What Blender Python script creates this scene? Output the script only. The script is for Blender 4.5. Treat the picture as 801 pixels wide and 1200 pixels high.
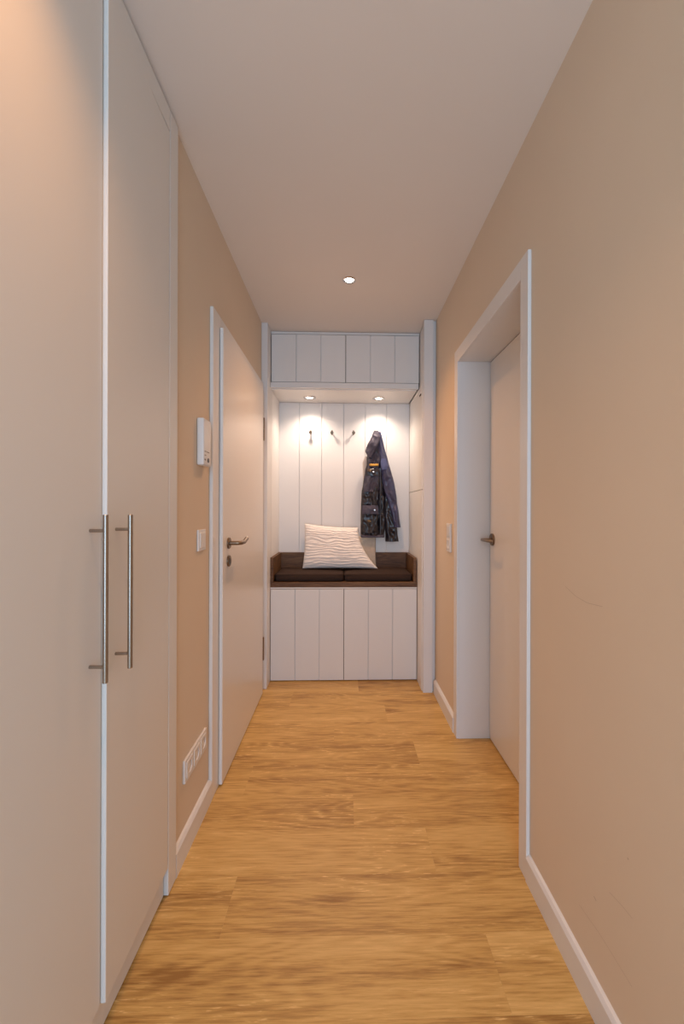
import bpy, bmesh, math, random
from mathutils import Vector, noise, Matrix

# ------------------------------------------------------------ clearing
for o in list(bpy.data.objects):
    bpy.data.objects.remove(o, do_unlink=True)
SC = bpy.context.scene
COL = SC.collection

# ------------------------------------------------------------ camera
F = 480.0
cam_d = bpy.data.cameras.new('camera')
cam = bpy.data.objects.new('camera', cam_d)
COL.objects.link(cam)
SC.camera = cam
cam_d.sensor_fit = 'VERTICAL'
cam_d.sensor_height = 36.0
cam_d.lens = F / 1200.0 * 36.0
cam_d.shift_x = -15.5 / 1200.0
cam_d.shift_y = -3.0 / 1200.0
cam_d.clip_start = 0.02
yaw = math.atan(13.0 / F)
roll = 0.003
fwd = Vector((math.sin(yaw), math.cos(yaw), 0))
rt = Vector((math.cos(yaw), -math.sin(yaw), 0))
up = Vector((0, 0, 1))
r2 = rt * math.cos(roll) + up * math.sin(roll)
u2 = -rt * math.sin(roll) + up * math.cos(roll)
M = Matrix((r2, u2, -fwd)).transposed().to_4x4()
M.translation = Vector((0, 0, 1.2))
cam.matrix_world = M

# ------------------------------------------------------------ world, exposure, big lights
w = bpy.data.worlds.new('world')
SC.world = w
w.use_nodes = True
w.node_tree.nodes['Background'].inputs[0].default_value = (0.51, 0.735, 1.0, 1)
w.node_tree.nodes['Background'].inputs[1].default_value = 0.35
SC.view_settings.view_transform = 'Standard'
SC.view_settings.look = 'None'
SC.view_settings.exposure = 0.09
SC.view_settings.gamma = 1.0
SC.view_settings.use_curve_mapping = False

def area(name, loc, rot, sx, sy, power, col):
    d = bpy.data.lights.new(name, 'AREA')
    d.shape = 'RECTANGLE'; d.size = sx; d.size_y = sy
    d.energy = power; d.color = col
    o = bpy.data.objects.new(name, d); o.location = loc; o.rotation_euler = rot
    COL.objects.link(o)
    return o
# daylight of the living room the hallway opens to, behind the camera
area('daylight', (0.02, -1.75, 1.25), (math.radians(90), 0, 0), 1.1, 2.3, 42.5, (0.51, 0.735, 1.0))

def spot(name, loc, power, col, angle, blend, rad=0.03):
    d = bpy.data.lights.new(name, 'SPOT')
    d.energy = power; d.color = col; d.spot_size = math.radians(angle); d.spot_blend = blend
    d.shadow_soft_size = rad
    o = bpy.data.objects.new(name, d); o.location = loc
    COL.objects.link(o)
    return o
WARM = (1.0, 0.47, 0.17)
NWARM = (1.0, 0.79, 0.64)
H = 2.445
CEIL_SPOTS = [(0.024, 2.222, H), (-0.30, 0.50, H)]
NICHE_SPOTS = [(-0.262, 3.085, 2.037), (0.258, 3.085, 2.037)]
spot('ceiling_lamp_far', (0.024, 2.222, H - 0.012), 38, WARM, 125, 1.0)
spot('ceiling_lamp_near', (-0.30, 0.50, H - 0.012), 28, WARM, 118, 1.0)
spot('niche_lamp_left', (-0.262, 3.085, 2.022), 12.8, NWARM, 138, 1.0, 0.022)
spot('niche_lamp_right', (0.258, 3.085, 2.022), 12.8, NWARM, 138, 1.0, 0.022)

# ------------------------------------------------------------ materials
def mat(name, col, rough=0.5, metal=0.0, emis=None, es=0.0, spec=0.5):
    m = bpy.data.materials.new(name); m.use_nodes = True
    b = m.node_tree.nodes['Principled BSDF']
    b.inputs['Base Color'].default_value = (*col, 1)
    b.inputs['Roughness'].default_value = rough
    b.inputs['Metallic'].default_value = metal
    b.inputs['Specular IOR Level'].default_value = spec
    if emis:
        b.inputs['Emission Color'].default_value = (*emis, 1)
        b.inputs['Emission Strength'].default_value = es
    return m

def add_noise(m, c1, c2, scale, bump=0.0, detail=4, vec=(1, 1, 1), bscale=None, dist=0.002):
    nt = m.node_tree; N = nt.nodes; L = nt.links
    b = N['Principled BSDF']
    tc = N.new('ShaderNodeTexCoord'); mp = N.new('ShaderNodeMapping')
    mp.inputs['Scale'].default_value = vec
    L.new(tc.outputs['Object'], mp.inputs['Vector'])
    n = N.new('ShaderNodeTexNoise'); n.inputs['Scale'].default_value = scale
    n.inputs['Detail'].default_value = detail
    L.new(mp.outputs['Vector'], n.inputs['Vector'])
    cr = N.new('ShaderNodeValToRGB')
    cr.color_ramp.elements[0].position = 0.3; cr.color_ramp.elements[1].position = 0.7
    cr.color_ramp.elements[0].color = (*c1, 1); cr.color_ramp.elements[1].color = (*c2, 1)
    L.new(n.outputs['Fac'], cr.inputs['Fac']); L.new(cr.outputs['Color'], b.inputs['Base Color'])
    if bump:
        n2 = N.new('ShaderNodeTexNoise'); n2.inputs['Scale'].default_value = bscale or scale
        n2.inputs['Detail'].default_value = 3
        L.new(mp.outputs['Vector'], n2.inputs['Vector'])
        bp = N.new('ShaderNodeBump'); bp.inputs['Strength'].default_value = bump
        bp.inputs['Distance'].default_value = dist
        L.new(n2.outputs['Fac'], bp.inputs['Height']); L.new(bp.outputs['Normal'], b.inputs['Normal'])
    return m

M_WALL = add_noise(mat('beige_wall_paint', (0.66, 0.52, 0.36), 0.85, spec=0.25), (0.74, 0.605, 0.465), (0.755, 0.62, 0.48), 3, 0.25, 3, (1, 1, 1), 60, 0.001)
M_CEIL = add_noise(mat('ceiling_paint', (0.76, 0.68, 0.60), 0.9, spec=0.2), (0.85, 0.79, 0.735), (0.865, 0.805, 0.75), 2, 0.12, 3, (1, 1, 1), 80, 0.001)
M_WHITE = mat('white_lacquer', (0.80, 0.775, 0.745), 0.42)
M_DOOR = mat('door_lacquer', (0.80, 0.765, 0.725), 0.30)
M_WARD = mat('wardrobe_laminate', (0.77, 0.74, 0.70), 0.42)
M_TRIM = mat('white_trim', (0.78, 0.76, 0.745), 0.4)
M_PANEL = mat('white_panel', (0.83, 0.81, 0.79), 0.5)
M_PLASTIC = mat('white_plastic', (0.78, 0.76, 0.74), 0.35)
M_PLASTIC2 = mat('well_shade_grey', (0.45, 0.42, 0.40), 0.4)
M_DARK = mat('gap_shade_dark_parts', (0.05, 0.035, 0.025), 0.7)  # painted shade behind door gaps; also colours pin holes and catch
M_BLACK = mat('black_plastic', (0.01, 0.01, 0.012), 0.3)
M_STEEL = mat('brushed_steel', (0.36, 0.31, 0.265), 0.27, 1.0)
M_STEELD = mat('dark_steel', (0.22, 0.165, 0.12), 0.35, 1.0)
M_LEVER = mat('lever_steel', (0.27, 0.205, 0.15), 0.34, 1.0)
M_CHROME = mat('chrome', (0.7, 0.66, 0.62), 0.15, 1.0)
M_LAMP = mat('lamp_glass', (0.9, 0.9, 0.9), 0.4, emis=(1, 0.90, 0.78), es=14)
M_CUSH = add_noise(mat('dark_brown_fabric', (0.05, 0.03, 0.022), 0.95, spec=0.15), (0.038, 0.023, 0.017), (0.056, 0.034, 0.026), 250, 0.3, 2)
M_PIL = mat('cream_fabric', (0.86, 0.80, 0.76), 0.9, spec=0.15)
add_noise(M_PIL, (0.86, 0.795, 0.745), (0.90, 0.84, 0.79), 20, 0.2, 3, (1, 1, 1), 300)
M_PIL2 = add_noise(mat('beige_fabric', (0.66, 0.54, 0.42), 0.95, spec=0.1), (0.60, 0.49, 0.385), (0.68, 0.56, 0.44), 40, 0.2, 3, (1, 1, 1), 300)
M_JACK = add_noise(mat('black_nylon', (0.03, 0.025, 0.035), 0.32, spec=0.75), (0.005, 0.004, 0.008), (0.014, 0.011, 0.022), 14, 0.0)
M_HOOD = add_noise(mat('plum_grey_cloth', (0.09, 0.07, 0.085), 0.6), (0.046, 0.040, 0.064), (0.076, 0.066, 0.100), 30, 0.15)
M_NAVY = add_noise(mat('navy_nylon', (0.05, 0.05, 0.11), 0.4, spec=0.8), (0.022, 0.024, 0.065), (0.06, 0.064, 0.16), 12, 0.0)
M_BLUE = mat('blue_sheen', (0.10, 0.12, 0.26), 0.5)  # sleeve sheen put into the colour as a lighter blue
M_LIN = mat('pale_lining', (0.55, 0.48, 0.44), 0.8)
M_YEL = mat('mustard_label', (0.55, 0.29, 0.04), 0.7)
M_SNAP = mat('snap_metal', (0.6, 0.56, 0.55), 0.3, 1.0)
M_SCUFF = mat('scuff', (0.58, 0.455, 0.34), 0.9, spec=0.1)
M_GREY = mat('grey_print', (0.25, 0.20, 0.17), 0.6)

def wood_mat(name, dark, mid, light, rough, attr=False, gs=1.0, bumpk=0.12):
    m = mat(name, mid, rough, spec=0.35)
    nt = m.node_tree; N = nt.nodes; L = nt.links; b = N['Principled BSDF']
    tc = N.new('ShaderNodeTexCoord')
    src = tc.outputs['Object']
    if attr:
        at = N.new('ShaderNodeAttribute'); at.attribute_name = 'plank'
        vm = N.new('ShaderNodeVectorMath'); vm.operation = 'MULTIPLY'
        vm.inputs[1].default_value = (7.0, 5.0, 11.0)
        L.new(at.outputs['Vector'], vm.inputs[0])
        va = N.new('ShaderNodeVectorMath'); va.operation = 'ADD'
        L.new(src, va.inputs[0]); L.new(vm.outputs[0], va.inputs[1]); src = va.outputs[0]
    def mapping(v):
        mp = N.new('ShaderNodeMapping'); mp.inputs['Scale'].default_value = v
        L.new(src, mp.inputs['Vector']); return mp.outputs['Vector']
    # low frequency warp that gives the cathedral figure
    nw = N.new('ShaderNodeTexNoise'); nw.inputs['Scale'].default_value = 1.0; nw.inputs['Detail'].default_value = 2
    L.new(mapping((0.9 * gs, 5.5 * gs, 5.5 * gs)), nw.inputs['Vector'])
    mul = N.new('ShaderNodeMath'); mul.operation = 'MULTIPLY'; mul.inputs[1].default_value = 130
    L.new(nw.outputs['Fac'], mul.inputs[0])
    sn = N.new('ShaderNodeMath'); sn.operation = 'SINE'; L.new(mul.outputs[0], sn.inputs[0])
    # fine fibre
    nf = N.new('ShaderNodeTexNoise'); nf.inputs['Scale'].default_value = 1.0; nf.inputs['Detail'].default_value = 5
    nf.inputs['Roughness'].default_value = 0.65
    L.new(mapping((9 * gs, 170 * gs, 170 * gs)), nf.inputs['Vector'])
    # broad tone
    nb = N.new('ShaderNodeTexNoise'); nb.inputs['Scale'].default_value = 1.0; nb.inputs['Detail'].default_value = 4
    L.new(mapping((1.3 * gs, 13 * gs, 13 * gs)), nb.inputs['Vector'])
    def math_(op, a, bb):
        k = N.new('ShaderNodeMath'); k.operation = op
        for i, q in enumerate((a, bb)):
            if isinstance(q, (int, float)): k.inputs[i].default_value = q
            else: L.new(q, k.inputs[i])
        return k.outputs[0]
    s = math_('MULTIPLY', sn.outputs[0], 0.055)
    f = math_('MULTIPLY', nf.outputs['Fac'], 1.1)
    g = math_('MULTIPLY', nb.outputs['Fac'], 0.9)
    t = math_('ADD', math_('ADD', s, f), g)
    t = math_('SUBTRACT', t, 0.505)
    if attr:
        sp = N.new('ShaderNodeSeparateXYZ'); L.new(at.outputs['Vector'], sp.inputs[0])
        t = math_('ADD', t, math_('MULTIPLY', math_('SUBTRACT', sp.outputs[0], 0.5), 0.16))
    # knots
    vo = N.new('ShaderNodeTexVoronoi'); vo.inputs['Scale'].default_value = 1.0
    L.new(mapping((1.7 * gs, 5.5 * gs, 5.5 * gs)), vo.inputs['Vector'])
    kn = N.new('ShaderNodeMapRange'); kn.inputs['From Min'].default_value = 0.0; kn.inputs['From Max'].default_value = 0.16
    kn.inputs['To Min'].default_value = 0.38; kn.inputs['To Max'].default_value = 0.0
    L.new(vo.outputs['Distance'], kn.inputs['Value'])
    t = math_('SUBTRACT', t, kn.outputs[0])
    cr = N.new('ShaderNodeValToRGB'); L.new(t, cr.inputs['Fac'])
    e = cr.color_ramp.elements
    e[0].position = 0.15; e[0].color = (*dark, 1)
    e[1].position = 0.85; e[1].color = (*light, 1)
    k = e.new(0.48); k.color = (*mid, 1)
    # pale limed pores: thin broken strokes
    npz = N.new('ShaderNodeTexNoise'); npz.inputs['Scale'].default_value = 1.0; npz.inputs['Detail'].default_value = 2
    L.new(mapping((30 * gs, 300 * gs, 300 * gs)), npz.inputs['Vector'])
    pr = N.new('ShaderNodeMapRange'); pr.inputs['From Min'].default_value = 0.56; pr.inputs['From Max'].default_value = 0.66
    L.new(npz.outputs['Fac'], pr.inputs['Value'])
    ps = N.new('ShaderNodeMapRange'); ps.inputs['From Min'].default_value = 0.2; ps.inputs['From Max'].default_value = 0.95
    L.new(sn.outputs[0], ps.inputs['Value'])
    pf = math_('MULTIPLY', math_('MULTIPLY', pr.outputs[0], ps.outputs[0]), 0.75)
    nz = N.new('ShaderNodeTexNoise'); nz.inputs['Scale'].default_value = 1.0
    L.new(mapping((1.5, 5, 5)), nz.inputs['Vector'])
    zr = N.new('ShaderNodeMapRange'); zr.inputs['From Min'].default_value = 0.45; zr.inputs['From Max'].default_value = 0.62
    L.new(nz.outputs['Fac'], zr.inputs['Value'])
    pf = math_('MULTIPLY', pf, zr.outputs[0])
    mx = N.new('ShaderNodeMix'); mx.data_type = 'RGBA'
    L.new(pf, mx.inputs['Factor']); L.new(cr.outputs['Color'], mx.inputs['A'])
    mx.inputs['B'].default_value = (min(1, light[0] * 1.25), min(1, light[1] * 1.35), min(1, light[2] * 1.6), 1)
    L.new(mx.outputs['Result'], b.inputs['Base Color'])
    bp = N.new('ShaderNodeBump'); bp.inputs['Strength'].default_value = bumpk; bp.inputs['Distance'].default_value = 0.001
    L.new(t, bp.inputs['Height']); L.new(bp.outputs['Normal'], b.inputs['Normal'])
    return m
M_FLOOR = wood_mat('oak_floor', (0.33, 0.165, 0.045), (0.61, 0.365, 0.115), (0.77, 0.505, 0.19), 0.40, True)
M_TRAY = wood_mat('dark_oak', (0.05, 0.022, 0.008), (0.125, 0.058, 0.022), (0.22, 0.115, 0.048), 0.5, False, 1.3)

# ------------------------------------------------------------ helpers
def wloc(o):
    v = Vector((0, 0, 0))
    while o is not None:
        v += o.location; o = o.parent
    return v
def link(name, me, m, parent=None, loc=None):
    """mesh given in world coordinates; origin put at loc (or parent's origin)"""
    o = bpy.data.objects.new(name, me)
    base = wloc(parent) if parent else Vector((0, 0, 0))
    org = Vector(loc) if loc is not None else base
    me.transform(Matrix.Translation(-org))
    o.location = org - base
    o.parent = parent
    if m is not None and len(me.materials) == 0:
        me.materials.append(m)
    COL.objects.link(o)
    return o
def empty(name, loc):
    o = bpy.data.objects.new(name, None); o.location = loc
    o.empty_display_size = 0.1
    COL.objects.link(o); return o
def tag(o, label, cat, group=None):
    o['label'] = label; o['category'] = cat
    if group: o['group'] = group
    return o
def struct(o):
    o['kind'] = 'structure'; return o
class MB:
    def __init__(s): s.bm = bmesh.new()
    def box(s, x0, x1, y0, y1, z0, z1, bev=0.0, seg=2):
        r = bmesh.ops.create_cube(s.bm, size=1.0)
        vs = r['verts']
        for v in vs:
            v.co = Vector(((x0 + x1) / 2 + v.co.x * (x1 - x0), (y0 + y1) / 2 + v.co.y * (y1 - y0), (z0 + z1) / 2 + v.co.z * (z1 - z0)))
        if bev > 0:
            es = list({e for v in vs for e in v.link_edges})
            bmesh.ops.bevel(s.bm, geom=es, offset=bev, segments=seg, profile=0.5, affect='EDGES')
        return s
    def tube(s, pts, r, seg=16, cap=True):
        pts = [Vector(p) for p in pts]
        rs = r if isinstance(r, (list, tuple)) else [r] * len(pts)
        rings = []
        prev = None
        for i, p in enumerate(pts):
            if i == 0: t = pts[1] - pts[0]
            elif i == len(pts) - 1: t = pts[-1] - pts[-2]
            else: t = (pts[i + 1] - p).normalized() + (p - pts[i - 1]).normalized()
            t.normalize()
            if prev is None:
                a = t.orthogonal().normalized()
            else:
                a = prev - t * prev.dot(t); a.normalize()
            prev = a
            bn = t.cross(a)
            rings.append([s.bm.verts.new(p + (a * math.cos(2 * math.pi * k / seg) + bn * math.sin(2 * math.pi * k / seg)) * rs[i]) for k in range(seg)])
        for i in range(len(rings) - 1):
            for k in range(seg):
                s.bm.faces.new((rings[i][k], rings[i][(k + 1) % seg], rings[i + 1][(k + 1) % seg], rings[i + 1][k]))
        if cap:
            s.bm.faces.new(rings[0][::-1]); s.bm.faces.new(rings[-1])
        return s
    def mesh(s, name='m', smooth=False, angle=None):
        bmesh.ops.recalc_face_normals(s.bm, faces=s.bm.faces[:])
        me = bpy.data.meshes.new(name); s.bm.to_mesh(me); s.bm.free()
        if smooth:
            for p in me.polygons: p.use_smooth = True
            if angle is not None:
                try: me.set_sharp_from_angle(angle=math.radians(angle))
                except Exception: pass
        return me
    def build(s, name, m, parent=None, loc=None, smooth=False, angle=35):
        return link(name, s.mesh(name, smooth, angle), m, parent, loc)

XL, XR = -0.555, 0.603
YB = 3.24          # face of the niche's back panelling
# ------------------------------------------------------------ structure
# floor: one mesh of planks laid across the hallway
rnd = random.Random(4)
bm = bmesh.new()
lay = bm.verts.layers.float_vector.new('plank')
P0, PW = 1.154, 0.193
ends = {0: [-0.345], 1: [0.309], 2: [0.041], -1: [0.403], -2: [-0.2], 3: [-0.42], 4: [0.36], 5: [-0.05], 6: [0.25], 7: [-0.33], 8: [0.1], 9: [-.2], 10: [.3]}
k = -15
while True:
    y0 = P0 + k * PW; y1 = y0 + PW
    if y0 > 3.3: break
    xs = [-1.2] + ends.get(k, [rnd.uniform(-0.5, 0.5)]) + [0.95]
    for i in range(len(xs) - 1):
        a, b_ = xs[i], xs[i + 1]
        c = (rnd.random(), rnd.random(), rnd.random())
        g = 0.00012
        q = [(a + g, max(y0 + g, -1.6), 0), (b_ - g, max(y0 + g, -1.6), 0), (b_ - g, min(y1 - g, 3.3), 0), (a + g, min(y1 - g, 3.3), 0)]
        vs = [bm.verts.new(p) for p in q]
        vb = [bm.verts.new((p[0], p[1], -0.02)) for p in q]
        for v in vs + vb: v[lay] = c
        bm.faces.new(vs)
        for j in range(4):
            bm.faces.new((vs[j], vb[j], vb[(j + 1) % 4], vs[(j + 1) % 4]))
    k += 1
r = bmesh.ops.create_cube(bm, size=1.0)
for v in r['verts']:
    v.co = Vector((-0.125 + v.co.x * 2.15, 0.85 + v.co.y * 4.9, -0.0345 + v.co.z * 0.065)); v[lay] = (.1, .5, .5)
me = bpy.data.meshes.new('floor'); bm.normal_update(); bm.to_mesh(me); bm.free()
struct(link('floor', me, M_FLOOR))

struct(MB().box(-1.25, 1.0, -1.6, 3.4, H, H + 0.1).build('ceiling', M_CEIL))
b = MB()
b.box(XL - 0.12, XL, 1.345, 1.80, 0, H)
b.box(XL - 0.12, XL, 2.655, 3.4, 0, H)
b.box(XL - 0.12, XL, 1.80, 2.655, 1.97, H)
b.box(XL - 0.12, XL, -1.6, 0.30, 0, H)
b.box(-1.25, -1.17, -1.6, 3.4, 0, H)
struct(b.build('wall_left', M_WALL))
b = MB()
b.box(XR, XR + 0.24, -1.6, 1.345, 0, H)
b.box(XR, XR + 0.24, 2.15, 3.4, 0, H)
b.box(XR, XR + 0.24, 1.345, 2.15, 1.992, H)
wr = struct(b.build('wall_right', M_WALL))
struct(MB().box(-1.25, 1.0, 3.30, 3.4, 0, H).build('wall_back', M_WALL))
# scuffs on the right wall
def scuff(pts, wdt):
    b = MB()
    for i in range(len(pts) - 1):
        (y0, z0), (y1, z1) = pts[i], pts[i + 1]
        d = Vector((0, y1 - y0, z1 - z0)).normalized(); n = Vector((0, -d.z, d.y)) * wdt / 2
        x = XR - 0.0004
        vs = [b.bm.verts.new(Vector((x, y0, z0)) - n), b.bm.verts.new(Vector((x, y0, z0)) + n), b.bm.verts.new(Vector((x, y1, z1)) + n), b.bm.verts.new(Vector((x, y1, z1)) - n)]
        b.bm.faces.new(vs)
    b.build('scuff_mark', M_SCUFF, wr)
scuff([(1.10, 0.992), (1.05, 0.976), (1.00, 0.970), (0.94, 0.975)], 0.0012)
scuff([(1.03, 0.193), (0.99, 0.198), (0.953, 0.204), (0.90, 0.206), (0.838, 0.206)], 0.001)
scuff([(0.912, 0.335), (0.87, 0.345), (0.838, 0.349)], 0.001)
scuff([(0.853, 0.461), (0.850, 0.463)], 0.004)
scuff([(0.969, 0.272), (0.960, 0.269)], 0.003)

# baseboards
def skirting(name, xa, xb, y0, y1, sgn):
    b = MB(); hgt = 0.088
    prof = [(0, 0), (1, 0), (1, hgt - 0.012), (0.55, hgt - 0.003), (0.0, hgt)]
    ra = []
    for y in (y0, y1):
        ra.append([b.bm.verts.new((xa + (xb - xa) * p[0], y, p[1])) for p in prof])
    n = len(prof)
    for i in range(n):
        b.bm.faces.new((ra[0][i], ra[0][(i + 1) % n], ra[1][(i + 1) % n], ra[1][i]))
    b.bm.faces.new(ra[0]); b.bm.faces.new(ra[1][::-1])
    return struct(b.build(name, M_TRIM))
skirting('baseboard_right', XR, XR - 0.014, -1.6, 1.308, 1)
skirting('baseboard_right', XR, XR - 0.016, 2.190, 2.668, 1)
skirting('baseboard_left', XL, XL + 0.015, 1.345, 1.700, 1)
skirting('baseboard_left', XL, XL + 0.015, -1.6, 0.30, 1)

# left door (closed, rebated leaf lying over its frame)
b = MB()
b.box(XL + 0.0005, -0.540, 1.702, 1.803, 0, 2.036, 0.002)
b.box(XL + 0.0005, -0.540, 2.652, 2.744, 0, 2.036, 0.002)
b.box(XL + 0.0005, -0.5402, 1.803, 2.652, 1.968, 2.036, 0.002)
b.box(XL - 0.12, XL, 1.8005, 1.803, 0, 1.97)
b.box(XL - 0.12, XL, 2.652, 2.6545, 0, 1.97)
struct(b.build('trim_1', M_DOOR))
b = MB()
b.box(-0.5385, -0.524, 1.787, 2.668, 0.007, 1.985, 0.002)
b.box(-0.580, -0.5385, 1.805, 2.650, 0.007, 1.966)
d1 = struct(b.build('door_1', M_DOOR))

def rosette(x, y, z, sgn, parent, name, m, r=0.0255, keyhole=False):
    b = MB()
    b.tube([(x, y, z), (x + sgn * 0.006, y, z), (x + sgn * 0.008, y, z)], [r, r, r - 0.0025], 32)
    if keyhole:
        b.tube([(x + sgn * 0.008, y, z + 0.004), (x + sgn * 0.0105, y, z + 0.004)], 0.0085, 20)
        b.box(x + sgn * 0.008 - 0.001, x + sgn * 0.0105, y - 0.004, y + 0.004, z - 0.014, z)
    return b.build(name, m, parent, smooth=True)
def lever(x, y, z, sgn, dy, parent, m, reach=0.055, ln=0.118, rise=False, R=0.0095):
    b = MB()
    X = x + sgn * reach
    pts = [(x + sgn * 0.008, y, z), (X - sgn * 0.016, y, z)]
    for i in range(1, 6):
        a = math.pi / 2 * i / 5
        pts.append((X - sgn * 0.016 + sgn * 0.016 * math.sin(a), y + dy * 0.016 * (1 - math.cos(a)), z))
    if rise:
        pts += [(X, y + dy * (ln * 0.58), z), (X, y + dy * (ln * 0.63), z + 0.0012), (X, y + dy * ln, z + 0.012)]
    else:
        pts += [(X, y + dy * (ln - 0.02), z), (X - sgn * 0.006, y + dy * (ln - 0.006), z), (X - sgn * 0.018, y + dy * ln, z)]
    b.tube(pts, R, 16)
    return b.build('door_handle', m, parent, smooth=True)
rosette(-0.524, 1.872, 1.046, 1, d1, 'rosette', M_STEELD)
lever(-0.524, 1.872, 1.046, 1, 1, d1, M_LEVER, reach=0.055, ln=0.116, rise=True)
rosette(-0.524, 1.872, 0.965, 1, d1, 'key_escutcheon', M_STEELD, 0.0255, True)
for z in (1.72, 0.293):
    b = MB()
    b.tube([(-0.5255, 2.679, z - 0.074), (-0.5255, 2.679, z - 0.001)], 0.0075, 14)
    b.tube([(-0.5255, 2.679, z + 0.001), (-0.5255, 2.679, z + 0.074)], 0.0075, 14)
    b.box(-0.540, -0.530, 2.675, 2.690, z - 0.04, z + 0.04)
    b.build('hinge', M_STEELD, d1, smooth=True)

# right door: deep lined opening, leaf on the far side
b = MB()
b.box(0.591, XR - 0.0002, 1.308, 1.365, 0, 2.043, 0.0015)
b.box(0.591, XR - 0.0002, 2.132, 2.190, 0, 2.043, 0.0015)
b.box(0.5912, XR - 0.0002, 1.365, 2.132, 1.976, 2.043, 0.0015)
b.box(XR - 0.0002, 0.86, 1.346, 1.365, 0, 1.991)
b.box(XR - 0.0002, 0.86, 2.132, 2.149, 0, 1.991)
b.box(XR - 0.0002, 0.86, 1.365, 2.132, 1.976, 1.991)
struct(b.build('trim_2', M_TRIM))
d2 = struct(MB().box(0.764, 0.804, 1.369, 2.1285, 0.008, 1.972, 0.002).build('door_2', M_DOOR))
rosette(0.764, 2.088, 1.047, -1, d2, 'rosette', M_STEELD, 0.031)
lever(0.764, 2.088, 1.047, -1, -1, d2, M_LEVER, reach=0.060, ln=0.112, R=0.0072)
# narrow posts framing the niche
struct(MB().box(XL + 0.001, -0.513, 2.747, 3.29, 0, H - 0.001, 0.0015).build('trim_3', M_TRIM))
b = MB()
b.box(0.520, 0.582, 2.669, 2.70, 0, H - 0.001, 0.0015)
b.box(0.5825, XR - 0.001, 2.69, 2.72, 0, H - 0.001)
struct(b.build('trim_4', M_TRIM))

# ------------------------------------------------------------ wardrobe
XW = -0.540
wd = tag(empty('built_in_wardrobe', (-0.85, 0.82, 0)), 'tall white built-in wardrobe on the left with two steel bar handles', 'wardrobe')
b = MB()
b.box(-1.16, -0.5605, 0.305, 0.325, 0.09, 2.43)
b.box(-1.16, -0.5605, 1.300, 1.318, 0.09, 2.43)
b.box(-1.16, -0.5605, 0.93, 0.948, 0.09, 2.37)
b.box(-1.16, -0.5605, 0.325, 1.300, 2.375, 2.393)
b.box(-1.16, -0.5605, 0.325, 1.300, 0.072, 0.09)
b.box(-1.165, -1.155, 0.305, 1.318, 0.09, 2.43)
b.build('carcass', M_WARD, wd)
MB().box(-0.575, -0.553, 0.305, 1.277, 0.006, 0.088, 0.001).build('plinth', M_WARD, wd)
MB().box(-0.560, XW, 0.305, 1.279, 2.368, 2.432, 0.001).build('fascia', M_WARD, wd)
MB().box(-0.575, XW, 1.2830, 1.341, 0.003, 2.432, 0.001).build('end_panel', M_WARD, wd)
def ward_door(y0, y1, ang, hinge_far):
    b = MB()
    b.box(-0.559, XW, y0, y1, 0.091, 2.3600, 0.0012)
    me = b.mesh('door')
    hy = y1 if hinge_far else y0
    R_ = Matrix.Translation((XW - 0.019, hy, 0)) @ Matrix.Rotation(ang, 4, 'Z') @ Matrix.Translation((-XW + 0.019, -hy, 0))
    me.transform(R_)
    return link('door', me, M_WARD, wd), R_
def bar_handle(par, R_, y, z0, z1):
    b = MB()
    b.tube([(XW + 0.033, y, z0), (XW + 0.033, y, z0 + 0.0008), (XW + 0.033, y, z1 - 0.0008), (XW + 0.033, y, z1)], [0.005, 0.0056, 0.0056, 0.005], 24)
    for z in (z0 + 0.034, z1 - 0.034):
        b.tube([(XW, y, z), (XW + 0.029, y, z)], 0.0036, 14)
    me = b.mesh('handle', True, 35); me.transform(R_)
    link('handle', me, M_STEEL, par)
d, R_ = ward_door(0.345, 0.9275, 0.0, False)
bar_handle(d, R_, 0.886, 0.829, 1.187)
d, R_ = ward_door(0.9325, 1.278, 0.026, True)
bar_handle(d, R_, 0.970, 0.828, 1.186)

# ------------------------------------------------------------ niche: panelling, cabinets, bench
def boards(b, xs, y0, y1, z0, z1, gap=0.0042, bev=0.0012, groove=0.009):
    """board fronts with fine V joints on one continuous backing"""
    for i in range(len(xs) - 1):
        b.box(xs[i] + (gap / 2 if i else 0), xs[i + 1] - (gap / 2 if i < len(xs) - 2 else 0), y0, y0 + groove + 0.002, z0, z1, bev, 1)
    b.box(xs[0], xs[-1], y0 + groove, y1, z0, z1)
    return b
bp = tag(boards(MB(), [-0.5128, -0.353, -0.178, -0.006, 0.165, 0.334, 0.5152], YB, YB + 0.03, 0.70, 2.0402).build('wall_panelling', M_PANEL, None, (0, YB, 0.70)),
         'white tongue-and-groove panelling at the back of the coat niche', 'wall panelling')

def groove_door(x0, x1, z0, z1, n, parent, y=2.867):
    b = MB()
    xs = [x0 + (x1 - x0) * i / n for i in range(n + 1)]
    boards(b, xs, y, y + 0.019, z0, z1, 0.0042, 0.0012, 0.009)
    return b.build('door', M_WHITE, parent)
oc = tag(empty('overhead_cabinet', (0, 3.05, 2.04)), 'white overhead cabinet with two grooved doors above the coat niche', 'cabinet')
b = MB()
b.box(-0.5125, -0.495, 2.893, 3.27, 2.086, 2.44)
b.box(0.505, 0.5265, 2.893, 3.27, 2.086, 2.44)
b.box(-0.495, 0.505, 3.25, 3.27, 2.086, 2.44)
b.box(-0.5125, 0.5265, 2.876, 3.27, 2.426, 2.442)
b.build('carcass', M_WHITE, oc)
b = MB()
b.box(-0.5128, 0.519, 2.862, 2.885, 2.046, 2.0845, 0.001)
b.box(-0.5128, 0.5095, 2.885, 3.238, 2.040, 2.0845)
b.build('soffit_board', M_WHITE, oc)
b = MB(); b.box(-0.5125, 0.5265, 2.8885, 2.892, 2.088, 2.4235); b.build('painted_gap_shade', M_DARK, oc)  # dark sheet behind the doors, painting shade into their gaps
groove_door(-0.5085, 0.0060, 2.0885, 2.420, 3, oc)
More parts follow.
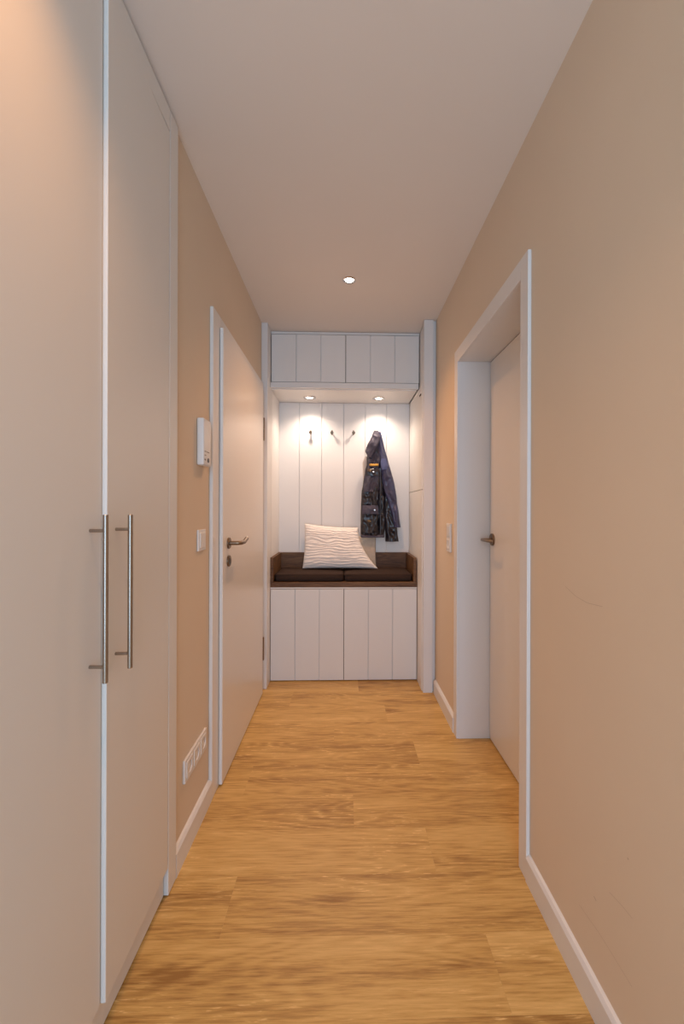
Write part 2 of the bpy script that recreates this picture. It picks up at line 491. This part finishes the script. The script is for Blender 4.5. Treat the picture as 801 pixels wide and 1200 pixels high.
groove_door(0.0100, 0.5225, 2.0885, 2.420, 3, oc)

bc = tag(empty('bench_cabinet', (0, 3.05, 0)), 'low white bench cabinet with two grooved doors standing on the floor', 'cabinet')
b = MB()
b.box(-0.512, -0.494, 2.893, 3.24, 0.0, 0.652)
b.box(0.496, 0.514, 2.893, 3.24, 0.0, 0.652)
b.box(-0.494, 0.496, 3.22, 3.24, 0.0, 0.652)
b.box(-0.494, 0.496, 2.893, 3.22, 0.0, 0.03)
b.box(-0.512, 0.514, 2.867, 3.24, 0.6455, 0.6545)
b.build('carcass', M_WHITE, bc)
b = MB(); b.box(-0.512, 0.514, 2.8885, 2.892, 0.003, 0.645); b.build('painted_gap_shade', M_DARK, bc)  # dark sheet as painted shade between and around the bench doors
groove_door(-0.5095, -0.0018, 0.006, 0.642, 3, bc)
groove_door(0.0018, 0.5110, 0.006, 0.642, 3, bc)

tr = tag(empty('wooden_bench', (0, 3.05, 0.655)), 'dark wooden bench top with raised rim under the brown seat cushions', 'bench')
MB().box(-0.5125, 0.5145, 2.867, 3.238, 0.656, 0.690, 0.001).build('seat_board', M_TRAY, tr)
for x0, x1 in ((-0.5125, -0.492), (0.489, 0.5095)):
    MB().box(x0, x1, 2.867, 3.238, 0.6905, 0.862, 0.001).build('side_rim', M_TRAY, tr)
MB().box(-0.4915, 0.4885, 3.215, 3.238, 0.6905, 0.862, 0.001).build('back_rim', M_TRAY, tr)

# niche side linings
tag(MB().box(-0.5125, -0.5118, 2.90, 3.238, 0.864, 2.038).build('side_lining', M_PANEL, None, (-0.512, 3.05, 0.86)),
    'white lining board on the left side of the coat niche', 'lining board')
sp = tag(empty('side_cabinet', (0.55, 2.97, 0)), 'tall white side cabinet forming the right side of the coat niche', 'cabinet')
b = MB(); b.box(0.5285, 0.60, 2.722, 3.29, 0.0, 2.438); b.build('carcass', M_WHITE, sp)
MB().box(0.5155, 0.528, 2.7005, 3.238, 1.336, 2.036, 0.001).build('door', M_WHITE, sp)
MB().box(0.5155, 0.528, 2.7005, 3.238, 0.0, 1.3315, 0.001).build('door', M_WHITE, sp)
MB().box(0.528, 0.5285, 2.71, 3.23, 1.325, 1.342).build('painted_gap_shade', M_DARK, sp)  # dark strip painting the shade in the seam between both doors
cbm = MB().box(0.511, 0.5154, 2.742, 2.786, 1.970, 1.981, 0.001)
o = cbm.build('door_catch', M_DARK, sp); o['label'] = 'small brown metal catch'

# ------------------------------------------------------------ lamps
def downlight(x, y, z, rr, cat_label, group, plate=0.004, dome=0.0):
    t = tag(empty('recessed_spotlight', (x, y, z)), cat_label, 'spotlight', group)
    b = MB()
    seg = 40
    prof = [(rr, 0.0), (rr, -plate * 0.5), (rr - 0.003, -plate), (rr * 0.70, -plate), (rr * 0.64, -plate * 0.4)]
    rings = [[b.bm.verts.new((x + r_ * math.cos(2 * math.pi * k_ / seg), y + r_ * math.sin(2 * math.pi * k_ / seg), z + h_)) for k_ in range(seg)] for r_, h_ in prof]
    for i in range(len(rings) - 1):
        for k_ in range(seg):
            b.bm.faces.new((rings[i][k_], rings[i][(k_ + 1) % seg], rings[i + 1][(k_ + 1) % seg], rings[i + 1][k_]))
    b.build('trim_ring', M_CHROME, t, smooth=True)
    b = MB()
    rr2 = rr * (0.66 if dome == 0 else 0.57)
    prof = [(rr2, -0.0012), (rr2 * 0.8, -0.0012 - dome * 0.6), (rr2 * 0.4, -0.0012 - dome)]
    rings = [[b.bm.verts.new((x + r_ * math.cos(2 * math.pi * k_ / seg), y + r_ * math.sin(2 * math.pi * k_ / seg), z + h_)) for k_ in range(seg)] for r_, h_ in prof]
    for i in range(len(rings) - 1):
        for k_ in range(seg):
            b.bm.faces.new((rings[i][k_], rings[i][(k_ + 1) % seg], rings[i + 1][(k_ + 1) % seg], rings[i + 1][k_]))
    b.bm.faces.new(rings[-1])
    b.build('bulb', M_LAMP, t, smooth=True)
    return t
downlight(0.024, 2.222, H, 0.036, 'round recessed spotlight glowing in the hallway ceiling', 'ceiling spotlights')
downlight(-0.30, 0.50, H, 0.036, 'round recessed ceiling spotlight beside the tall wardrobe', 'ceiling spotlights')
downlight(-0.262, 3.085, 2.040, 0.047, 'left of the two spotlights under the overhead cabinet', 'niche spotlights', 0.006, 0.004)
downlight(0.258, 3.085, 2.040, 0.047, 'right spotlight under the overhead cabinet, above the jacket', 'niche spotlights', 0.006, 0.004)

# ------------------------------------------------------------ hooks
HX = [-0.264, -0.097, 0.072, 0.240]
HL = ['leftmost round steel coat hook on the white panelling', 'second empty steel coat hook from the left on the panelling',
      'empty steel coat hook next to the hanging jacket', 'steel coat hook the dark jacket hangs on']
def make_hook(x, z):
    t = empty('coat_hook', (x, YB, z))
    b = MB(); b.box(x - 0.004, x + 0.004, YB - 0.003, YB, z - 0.012, z + 0.026, 0.001); b.build('back_plate', M_STEELD, t)
    b = MB()
    b.tube([(x, YB - 0.002, z), (x, YB - 0.030, z)], 0.0045, 14)
    b.tube([(x, YB - 0.028, z), (x, YB - 0.031, z), (x, YB - 0.038, z), (x, YB - 0.041, z)], [0.009, 0.0125, 0.0125, 0.0095], 24)
    b.build('knob', M_STEELD, t, smooth=True)
    return t
h0 = make_hook(HX[0], 1.80)
tag(h0, HL[0], 'coat hook', 'coat hooks on the niche panelling')
for x, lb in zip(HX[1:], HL[1:]):
    c = h0.copy(); c.location = (x, YB, 1.80); c['label'] = lb; COL.objects.link(c)
    for ch in h0.children:
        if ch.parent == h0:
            q = ch.copy(); COL.objects.link(q); q.parent = c

# ------------------------------------------------------------ cushions
def seat_cushion(x0, x1, y0, y1, z0, z1, label, seed):
    t = empty('seat_cushion', ((x0 + x1) / 2, (y0 + y1) / 2, z0))
    tag(t, label, 'cushion', 'brown seat cushions on the bench')
    nx, ny = 44, 30
    b = MB(); bm = b.bm
    top = {}; bot = {}
    hw = (x1 - x0) / 2; hd = (y1 - y0) / 2; cx = (x0 + x1) / 2; cy = (y0 + y1) / 2
    for i in range(nx + 1):
        for j in range(ny + 1):
            u = -1 + 2 * i / nx; v = -1 + 2 * j / ny
            # rounded plan corners
            k_ = 1 - 0.012 * (abs(u) ** 8) * (abs(v) ** 8) * 3
            X = cx + hw * u * k_; Y = cy + hd * v * k_
            e = (1 - abs(u) ** 16) * (1 - abs(v) ** 12)
            puff = 0.004 * (1 - u * u) * (1 - v * v)
            wob = 0.0022 * noise.noise(Vector((X * 9 + seed, Y * 9, 0)))
            zt = z1 - 0.007 + 0.007 * e ** 0.5 + puff + wob
            top[i, j] = bm.verts.new((X, Y, zt))
            bot[i, j] = bm.verts.new((X, Y, z0 + 0.006 - 0.0055 * e ** 0.5))
    for i in range(nx):
        for j in range(ny):
            bm.faces.new((top[i, j], top[i + 1, j], top[i + 1, j + 1], top[i, j + 1]))
            bm.faces.new((bot[i, j], bot[i, j + 1], bot[i + 1, j + 1], bot[i + 1, j]))
    per = [(i, 0) for i in range(nx)] + [(nx, j) for j in range(ny)] + [(i, ny) for i in range(nx, 0, -1)] + [(0, j) for j in range(ny, 0, -1)]
    n = len(per)
    mid = []
    for (i, j) in per:
        a = top[i, j].co; c_ = bot[i, j].co; m_ = (a + c_) / 2
        out = Vector((m_.x - cx, m_.y - cy, 0)); 
        o_ = Vector(((1 if i == nx else -1 if i == 0 else 0), (1 if j == ny else -1 if j == 0 else 0), 0)).normalized() * 0.0025
        mid.append(bm.verts.new(m_ + o_))
    for q in range(n):
        r_ = (q + 1) % n
        bm.faces.new((bot[per[q]], bot[per[r_]], mid[r_], mid[q]))
        bm.faces.new((mid[q], mid[r_], top[per[r_]], top[per[q]]))
    b.build('cushion_cover', M_CUSH, t, smooth=True, angle=70)
    b = MB()
    pts = [top[p].co.copy() if False else None for p in []]
    loop = []
    for (u, v) in [(-1, -1), (1, -1), (1, 1), (-1, 1)]:
        loop.append((cx + u * (hw - 0.001), cy + v * (hd - 0.001), z1 - 0.006))
    loop.append(loop[0])
    b.tube(loop, 0.0022, 8)
    b.build('piping', M_CUSH, t, smooth=True)
    return t
seat_cushion(-0.486, -0.0035, 2.889, 3.205, 0.6908, 0.745, 'dark brown padded seat cushion, left half of the wooden bench', 1)
seat_cushion(0.0035, 0.483, 2.889, 3.205, 0.6908, 0.745, 'dark brown padded seat cushion, right half of the wooden bench below the jacket', 5)

def pillow(name, mtl, label, corners, thick, ribs, seed, sag=(0, 0, 0, 0), res=(96, 128), cat='pillow'):
    """corners BL, BR, TR, TL as world points of the seam; thick = half thickness"""
    BL, BR, TR, TL = [Vector(c) for c in corners]
    nu, nv = res
    b = MB(); bm = b.bm
    n_ = ((BR - BL).cross(TL - BL)).normalized()      # faces the viewer (-Y)
    fr = {}; bk = {}
    for i in range(nu + 1):
        for j in range(nv + 1):
            u = i / nu; v = j / nv
            p = BL.lerp(BR, u).lerp(TL.lerp(TR, u), v)
            cu, cv = 2 * u - 1, 2 * v - 1
            # edges drawn in between the corners
            pull_l, pull_r, pull_b, pull_t = sag
            du = (BR - BL).normalized(); dv = (TL - BL).normalized()
            p = p + du * (pull_l * (1 - cv * cv) * max(0, -cu) - pull_r * (1 - cv * cv) * max(0, cu))
            p = p + dv * (pull_b * (1 - cu * cu) * max(0, -cv) - pull_t * (1 - cu * cu) * max(0, cv))
            e = max(0.0, (1 - cu ** 4) * (1 - cv ** 4))
            t = thick * e ** 0.55
            t *= 1 + 0.12 * noise.noise(Vector((u * 2.5 + seed, v * 2.5, seed)))
            rib = 0
            if ribs:
                ph = v * ribs + 1.0 * noise.noise(Vector((u * 4, v * 5, seed))) + 0.25 * noise.noise(Vector((u * 14, v * 14, seed + 3)))
                s_ = ph - math.floor(ph)
                amp = 0.0062 * (0.75 + 0.5 * noise.noise(Vector((u * 9, v * 20, 7))))
                rib = amp * (math.sin(math.pi * s_) ** 0.6 if s_ < 1 else 0) * min(1, e * 8)
            else:
                rib = 0.004 * noise.noise(Vector((u * 6 + seed, v * 6, 2)))* min(1, e * 4)
            fr[i, j] = bm.verts.new(p + n_ * (t + rib))
            if 0 < i < nu and 0 < j < nv:
                bk[i, j] = bm.verts.new(p - n_ * (t * 0.75 + 0.3 * rib))
            else:
                bk[i, j] = fr[i, j]
    for i in range(nu):
        for j in range(nv):
            bm.faces.new((fr[i, j], fr[i + 1, j], fr[i + 1, j + 1], fr[i, j + 1]))
            try: bm.faces.new((bk[i, j], bk[i, j + 1], bk[i + 1, j + 1], bk[i + 1, j]))
            except ValueError: pass
    base = (BL + BR) / 2
    o = b.build(name, mtl, None, tuple(base), smooth=True, angle=180)
    tag(o, label, cat)
    return o
pillow('striped_pillow', M_PIL, 'cream pillow with wavy horizontal pleats leaning at the back of the bench',
       [(-0.312, 3.080, 0.756), (0.256, 3.070, 0.756), (0.108, 3.150, 1.060), (-0.303, 3.155, 1.090)], 0.046, 15, 3.0, (0.010, 0.038, 0.004, 0.010))
pillow('plain_pillow', M_PIL2, 'plain beige pillow tucked behind the pleated cream pillow and under the jacket',
       [(-0.03, 3.180, 0.756), (0.252, 3.178, 0.756), (0.250, 3.205, 1.000), (-0.03, 3.208, 0.990)], 0.016, 0, 8.0, (0.006, 0.004, 0.002, 0.006), (40, 40))

# ------------------------------------------------------------ jacket
jk = tag(empty('hanging_jacket', (0.240, 3.19, 1.80)), 'dark navy and black jacket hanging from the rightmost coat hook', 'jacket')
def rowlerp(rows, z):
    for a, c in zip(rows, rows[1:]):
        if a[0] >= z >= c[0]:
            t = (a[0] - z) / max(1e-6, a[0] - c[0])
            return a[1] + (c[1] - a[1]) * t, a[2] + (c[2] - a[2]) * t
    return (rows[0][1], rows[0][2]) if z > rows[0][0] else (rows[-1][1], rows[-1][2])
def cloth(name, rows, yc, bulge, back, mtl, seed, folds, famp, nu=36, nv=70, hem=0.0, scallop=0.0, lean=0.0, diag=0.0, parent=None):
    b = MB(); bm = b.bm
    z0, z1 = rows[0][0], rows[-1][0]
    fr = []; bk = []
    for j in range(nv + 1):
        v = j / nv; z = z0 + (z1 - z0) * v
        xl, xr = rowlerp(rows, z)
        xl += 0.003 * noise.noise(Vector((seed, z * 14, 0))); xr += 0.003 * noise.noise(Vector((seed + 5, z * 14, 0)))
        fa, ba = [], []
        for i in range(nu + 1):
            u = i / nu; cu = 2 * u - 1
            prof = max(0.0, 1 - cu * cu) ** 0.5
            full = min(1.0, 0.25 + 1.6 * v)
            X_ = xl + (xr - xl) * u
            ph = folds * (u + diag * v + 0.25 * noise.noise(Vector((u * 2, z * 4, seed))))
            n1 = noise.noise(Vector((X_ * 14 + seed, z * 8, seed)))
            n2 = noise.noise(Vector((X_ * 20 + z * 12 + seed, z * 13 - X_ * 12, seed + 2)))
            f = math.sin(ph * 2 * math.pi) * 0.35 + 1.2 * n1 + 0.9 * (0.5 - abs(n2) * 2.2)
            dep = prof * full * max(0.004, bulge + 1.25 * famp * f)
            zz = z + (hem * math.sin(u * 7 + seed) if j == nv else 0)
            fa.append(bm.verts.new((xl + (xr - xl) * u, yc + lean * v - dep, zz)))
            if i in (0, nu): ba.append(fa[-1])
            else: ba.append(bm.verts.new((xl + (xr - xl) * u, yc + lean * v + prof * back, zz)))
        fr.append(fa); bk.append(ba)
    for j in range(nv):
        for i in range(nu):
            bm.faces.new((fr[j][i], fr[j][i + 1], fr[j + 1][i + 1], fr[j + 1][i]))
            bm.faces.new((bk[j][i], bk[j + 1][i], bk[j + 1][i + 1], bk[j][i + 1]))
    for j in (0, nv):
        for i in range(nu):
            vs = []
            for q in (fr[j][i], fr[j][i + 1], bk[j][i + 1], bk[j][i]):
                if q not in vs: vs.append(q)
            if len(vs) >= 3:
                try: bm.faces.new(vs)
                except ValueError: pass
    return b.build(name, mtl, parent or jk, smooth=True, angle=70)
body = [(1.799, 0.225, 0.268), (1.74, 0.209, 0.288), (1.674, 0.189, 0.301), (1.608, 0.176, 0.314), (1.542, 0.173, 0.321), (1.477, 0.157, 0.321), (1.411, 0.147, 0.322), (1.345, 0.137, 0.322), (1.246, 0.131, 0.322), (1.148, 0.129, 0.322), (1.049, 0.128, 0.316), (0.985, 0.129, 0.31)]
sleeve = [(1.799, 0.255, 0.281), (1.707, 0.265, 0.304), (1.628, 0.271, 0.324), (1.543, 0.275, 0.348), (1.444, 0.289, 0.378), (1.346, 0.309, 0.398), (1.247, 0.342, 0.411), (1.148, 0.369, 0.425), (1.063, 0.385, 0.437)]
sleeve2 = [(1.444, 0.295, 0.368), (1.313, 0.296, 0.394), (1.181, 0.309, 0.415), (1.063, 0.316, 0.415), (0.997, 0.323, 0.419), (0.951, 0.324, 0.427)]
hood = [(1.809, 0.227, 0.261), (1.759, 0.209, 0.281), (1.707, 0.182, 0.268), (1.647, 0.161, 0.235), (1.601, 0.179, 0.209)]
lining = [(1.614, 0.16, 0.183), (1.562, 0.142, 0.189), (1.476, 0.146, 0.183), (1.41, 0.152, 0.177)]
upper = [r for r in body if r[0] >= 1.5] + [(1.50, 0.163, 0.285)]
cloth('body', body, 3.180, 0.028, 0.008, M_JACK, 2.0, 2.3, 0.012, 48, 110, 0.004)
cloth('shoulder_yoke', [(1.795, 0.228, 0.262), (1.74, 0.212, 0.284), (1.674, 0.192, 0.292), (1.608, 0.182, 0.290), (1.542, 0.182, 0.284), (1.512, 0.176, 0.280)], 3.172, 0.022, 0.01, M_HOOD, 4.0, 2.6, 0.008, 36, 60)
o = cloth('sleeve', sleeve, 3.160, 0.030, 0.015, M_NAVY, 7.0, 1.2, 0.011, 30, 100, 0.0, diag=-0.6); o['label'] = 'shiny navy sleeve in front'
cloth('sleeve', sleeve2, 3.190, 0.022, 0.015, M_JACK, 9.0, 1.1, 0.009, 26, 70)
cloth('hood', hood, 3.150, 0.018, 0.012, M_HOOD, 12.0, 1.3, 0.007, 26, 50)
cloth('lining', lining, 3.188, 0.008, 0.008, M_LIN, 15.0, 1.0, 0.002, 14, 30)
b = MB(); b.tube([(0.230, 3.180, 1.792), (0.236, 3.196, 1.812), (0.244, 3.198, 1.813), (0.252, 3.178, 1.792)], 0.004, 10)
b.build('hanging_loop', M_HOOD, jk, smooth=True)
cloth('label_tape', [(1.551, 0.192, 0.262), (1.534, 0.194, 0.262)], 3.142, 0.008, 0.004, M_YEL, 20.0, 1, 0.001, 16, 6)
cloth('blue_sheen', [(1.59, 0.283, 0.318), (1.565, 0.278, 0.326), (1.53, 0.280, 0.332), (1.505, 0.288, 0.330)], 3.128, 0.008, 0.006, M_BLUE, 22.0, 1, 0.002, 16, 16)  # separate blue sheet that paints a sheen onto the navy sleeve
cloth('pocket', [(1.50, 0.161, 0.268), (1.44, 0.156, 0.272), (1.37, 0.150, 0.274), (1.335, 0.150, 0.262)], 3.158, 0.022, 0.008, M_HOOD, 25.0, 2.2, 0.010, 30, 40, diag=0.4)
cloth('pocket_flap', [(1.512, 0.163, 0.273), (1.458, 0.160, 0.270)], 3.128, 0.012, 0.006, M_JACK, 27.0, 1, 0.003, 24, 14)
cloth('pocket', [(1.205, 0.137, 0.262), (1.13, 0.134, 0.268), (1.06, 0.134, 0.268), (1.02, 0.137, 0.262)], 3.155, 0.024, 0.008, M_JACK, 31.0, 1.6, 0.011, 30, 40, diag=0.8)
cloth('pocket_flap', [(1.232, 0.138, 0.260), (1.165, 0.136, 0.262)], 3.130, 0.013, 0.006, M_HOOD, 33.0, 1, 0.003, 24, 14)
cloth('hem_band', [(1.005, 0.130, 0.312), (0.984, 0.130, 0.310)], 3.150, 0.016, 0.008, M_HOOD, 36.0, 1.5, 0.005, 36, 6)
cloth('zip_placket', [(1.50, 0.272, 0.288), (1.3, 0.270, 0.286), (1.1, 0.272, 0.288), (1.0, 0.272, 0.287)], 3.150, 0.010, 0.006, M_JACK, 40.0, 1, 0.002, 8, 50)
for (x, z, y) in ((0.222, 1.487, 3.1115), (0.232, 1.196, 3.1125)):
    b = MB(); b.tube([(x, y + 0.004, z), (x, y, z), (x, y - 0.002, z)], [0.0075, 0.0075, 0.005], 18)
    b.build('snap_button', M_SNAP, jk, smooth=True)

# ------------------------------------------------------------ wall fittings
ic = tag(empty('wall_intercom', (XL, 1.595, 1.37)), 'white wall intercom with small buttons beside the left door', 'intercom')
MB().box(XL + 0.0005, XL + 0.027, 1.555, 1.640, 1.366, 1.545, 0.006, 4).build('housing', M_PLASTIC, ic, smooth=True)
b = MB()
for zz, ys in ((1.4175, (1.565, 1.575, 1.590, 1.600, 1.610)), (1.403, (1.565, 1.574))):
    for y in ys:
        b.box(XL + 0.0268, XL + 0.0278, y, y + 0.007, zz, zz + 0.0035)
b.build('printed_marks', M_GREY, ic)
for z in (1.388,):
    MB().box(XL + 0.0265, XL + 0.0285, 1.564, 1.576, z - 0.003, z + 0.003, 0.0008).build('button', M_GREY, ic)
    b = MB(); b.tube([(XL + 0.0265, 1.606, z), (XL + 0.029, 1.606, z)], 0.0085, 24); b.build('button', M_BLACK, ic, smooth=True)

def switch(name, sgn, xw, yc, zc, label, lw=0.0815):
    t = tag(empty(name, (xw, yc, zc)), label, 'light switch')
    h_ = lw / 2
    def bx(d0, d1, y0, y1, z0, z1, bev, nm, m):
        xa, xb = sorted((xw + sgn * d0, xw + sgn * d1))
        return MB().box(xa, xb, y0, y1, z0, z1, bev).build(nm, m, t)
    bx(0.0005, 0.008, yc - h_, yc + h_, zc - h_, zc + h_, 0.002, 'frame', M_PLASTIC)
    bx(0.0065, 0.0115, yc - 0.029, yc + 0.029, zc - 0.029, zc + 0.029, 0.0015, 'rocker', M_PLASTIC)
    return t
switch('light_switch', 1, XL, 1.600, 1.080, 'square white light switch on the left wall below the intercom')

def socket_insert(t, sgn, xw, yc, zc, d):
    # dished round well with two dark pin holes
    b = MB()
    seg = 28
    bm = b.bm
    def ring(r_, dd, sq=False):
        vs = []
        for k_ in range(seg):
            a = 2 * math.pi * (k_ + 0.5) / seg
            cy_, cz_ = math.cos(a), math.sin(a)
            if sq:
                m_ = max(abs(cy_), abs(cz_)); cy_, cz_ = cy_ / m_, cz_ / m_
            vs.append(bm.verts.new((xw + sgn * dd, yc + r_ * cy_, zc + r_ * cz_)))
        return vs
    R_ = [ring(0.0285, d - 0.002, True), ring(0.0275, d + 0.002, True), ring(0.0205, d + 0.002), ring(0.0195, d - 0.0015)]
    for i in range(3):
        for k_ in range(seg):
            bm.faces.new((R_[i][k_], R_[i][(k_ + 1) % seg], R_[i + 1][(k_ + 1) % seg], R_[i + 1][k_]))
    bm.faces.new(R_[3])
    o = b.build('socket', M_PLASTIC, t)
    bb = MB()
    for dy in (-0.0095, 0.0095):
        bb.tube([(xw + sgn * (d - 0.0016), yc + dy, zc), (xw + sgn * (d - 0.0008), yc + dy, zc)], 0.0028, 12)
    bb.build('pin_holes', M_DARK, o)
    bb = MB()
    xa, xb = sorted((xw + sgn * (d - 0.0014), xw + sgn * (d + 0.0006)))
    bb.box(xa, xb, yc - 0.017, yc - 0.0145, zc - 0.006, zc + 0.006)
    bb.box(xa, xb, yc + 0.0145, yc + 0.017, zc - 0.006, zc + 0.006)
    bb.box(xa, xb, yc - 0.019, yc + 0.019, zc + 0.012, zc + 0.0135)
    bb.build('well_shade', M_PLASTIC2, o)  # grey strips painted as shade inside the socket well
sk = tag(empty('triple_socket', (XL, 1.541, 0.29)), 'white triple wall socket just above the left baseboard', 'wall socket')
MB().box(XL + 0.0005, XL + 0.0095, 1.430, 1.652, 0.2475, 0.3285, 0.002).build('frame', M_PLASTIC, sk)
for k_ in range(3):
    socket_insert(sk, 1, XL, 1.541 + (k_ - 1) * 0.071, 0.288, 0.0095)
rs = tag(empty('switch_and_socket', (XR, 2.320, 1.04)), 'white light switch with a socket below it on the right wall', 'light switch')
b = MB().box(XR - 0.0095, XR - 0.0005, 2.279, 2.361, 0.960, 1.122, 0.002); b.build('frame', M_PLASTIC, rs)
MB().box(XR - 0.013, XR - 0.009, 2.291, 2.349, 1.050, 1.108, 0.0015).build('rocker', M_PLASTIC, rs)
socket_insert(rs, -1, XR, 2.320, 1.003, 0.0095)
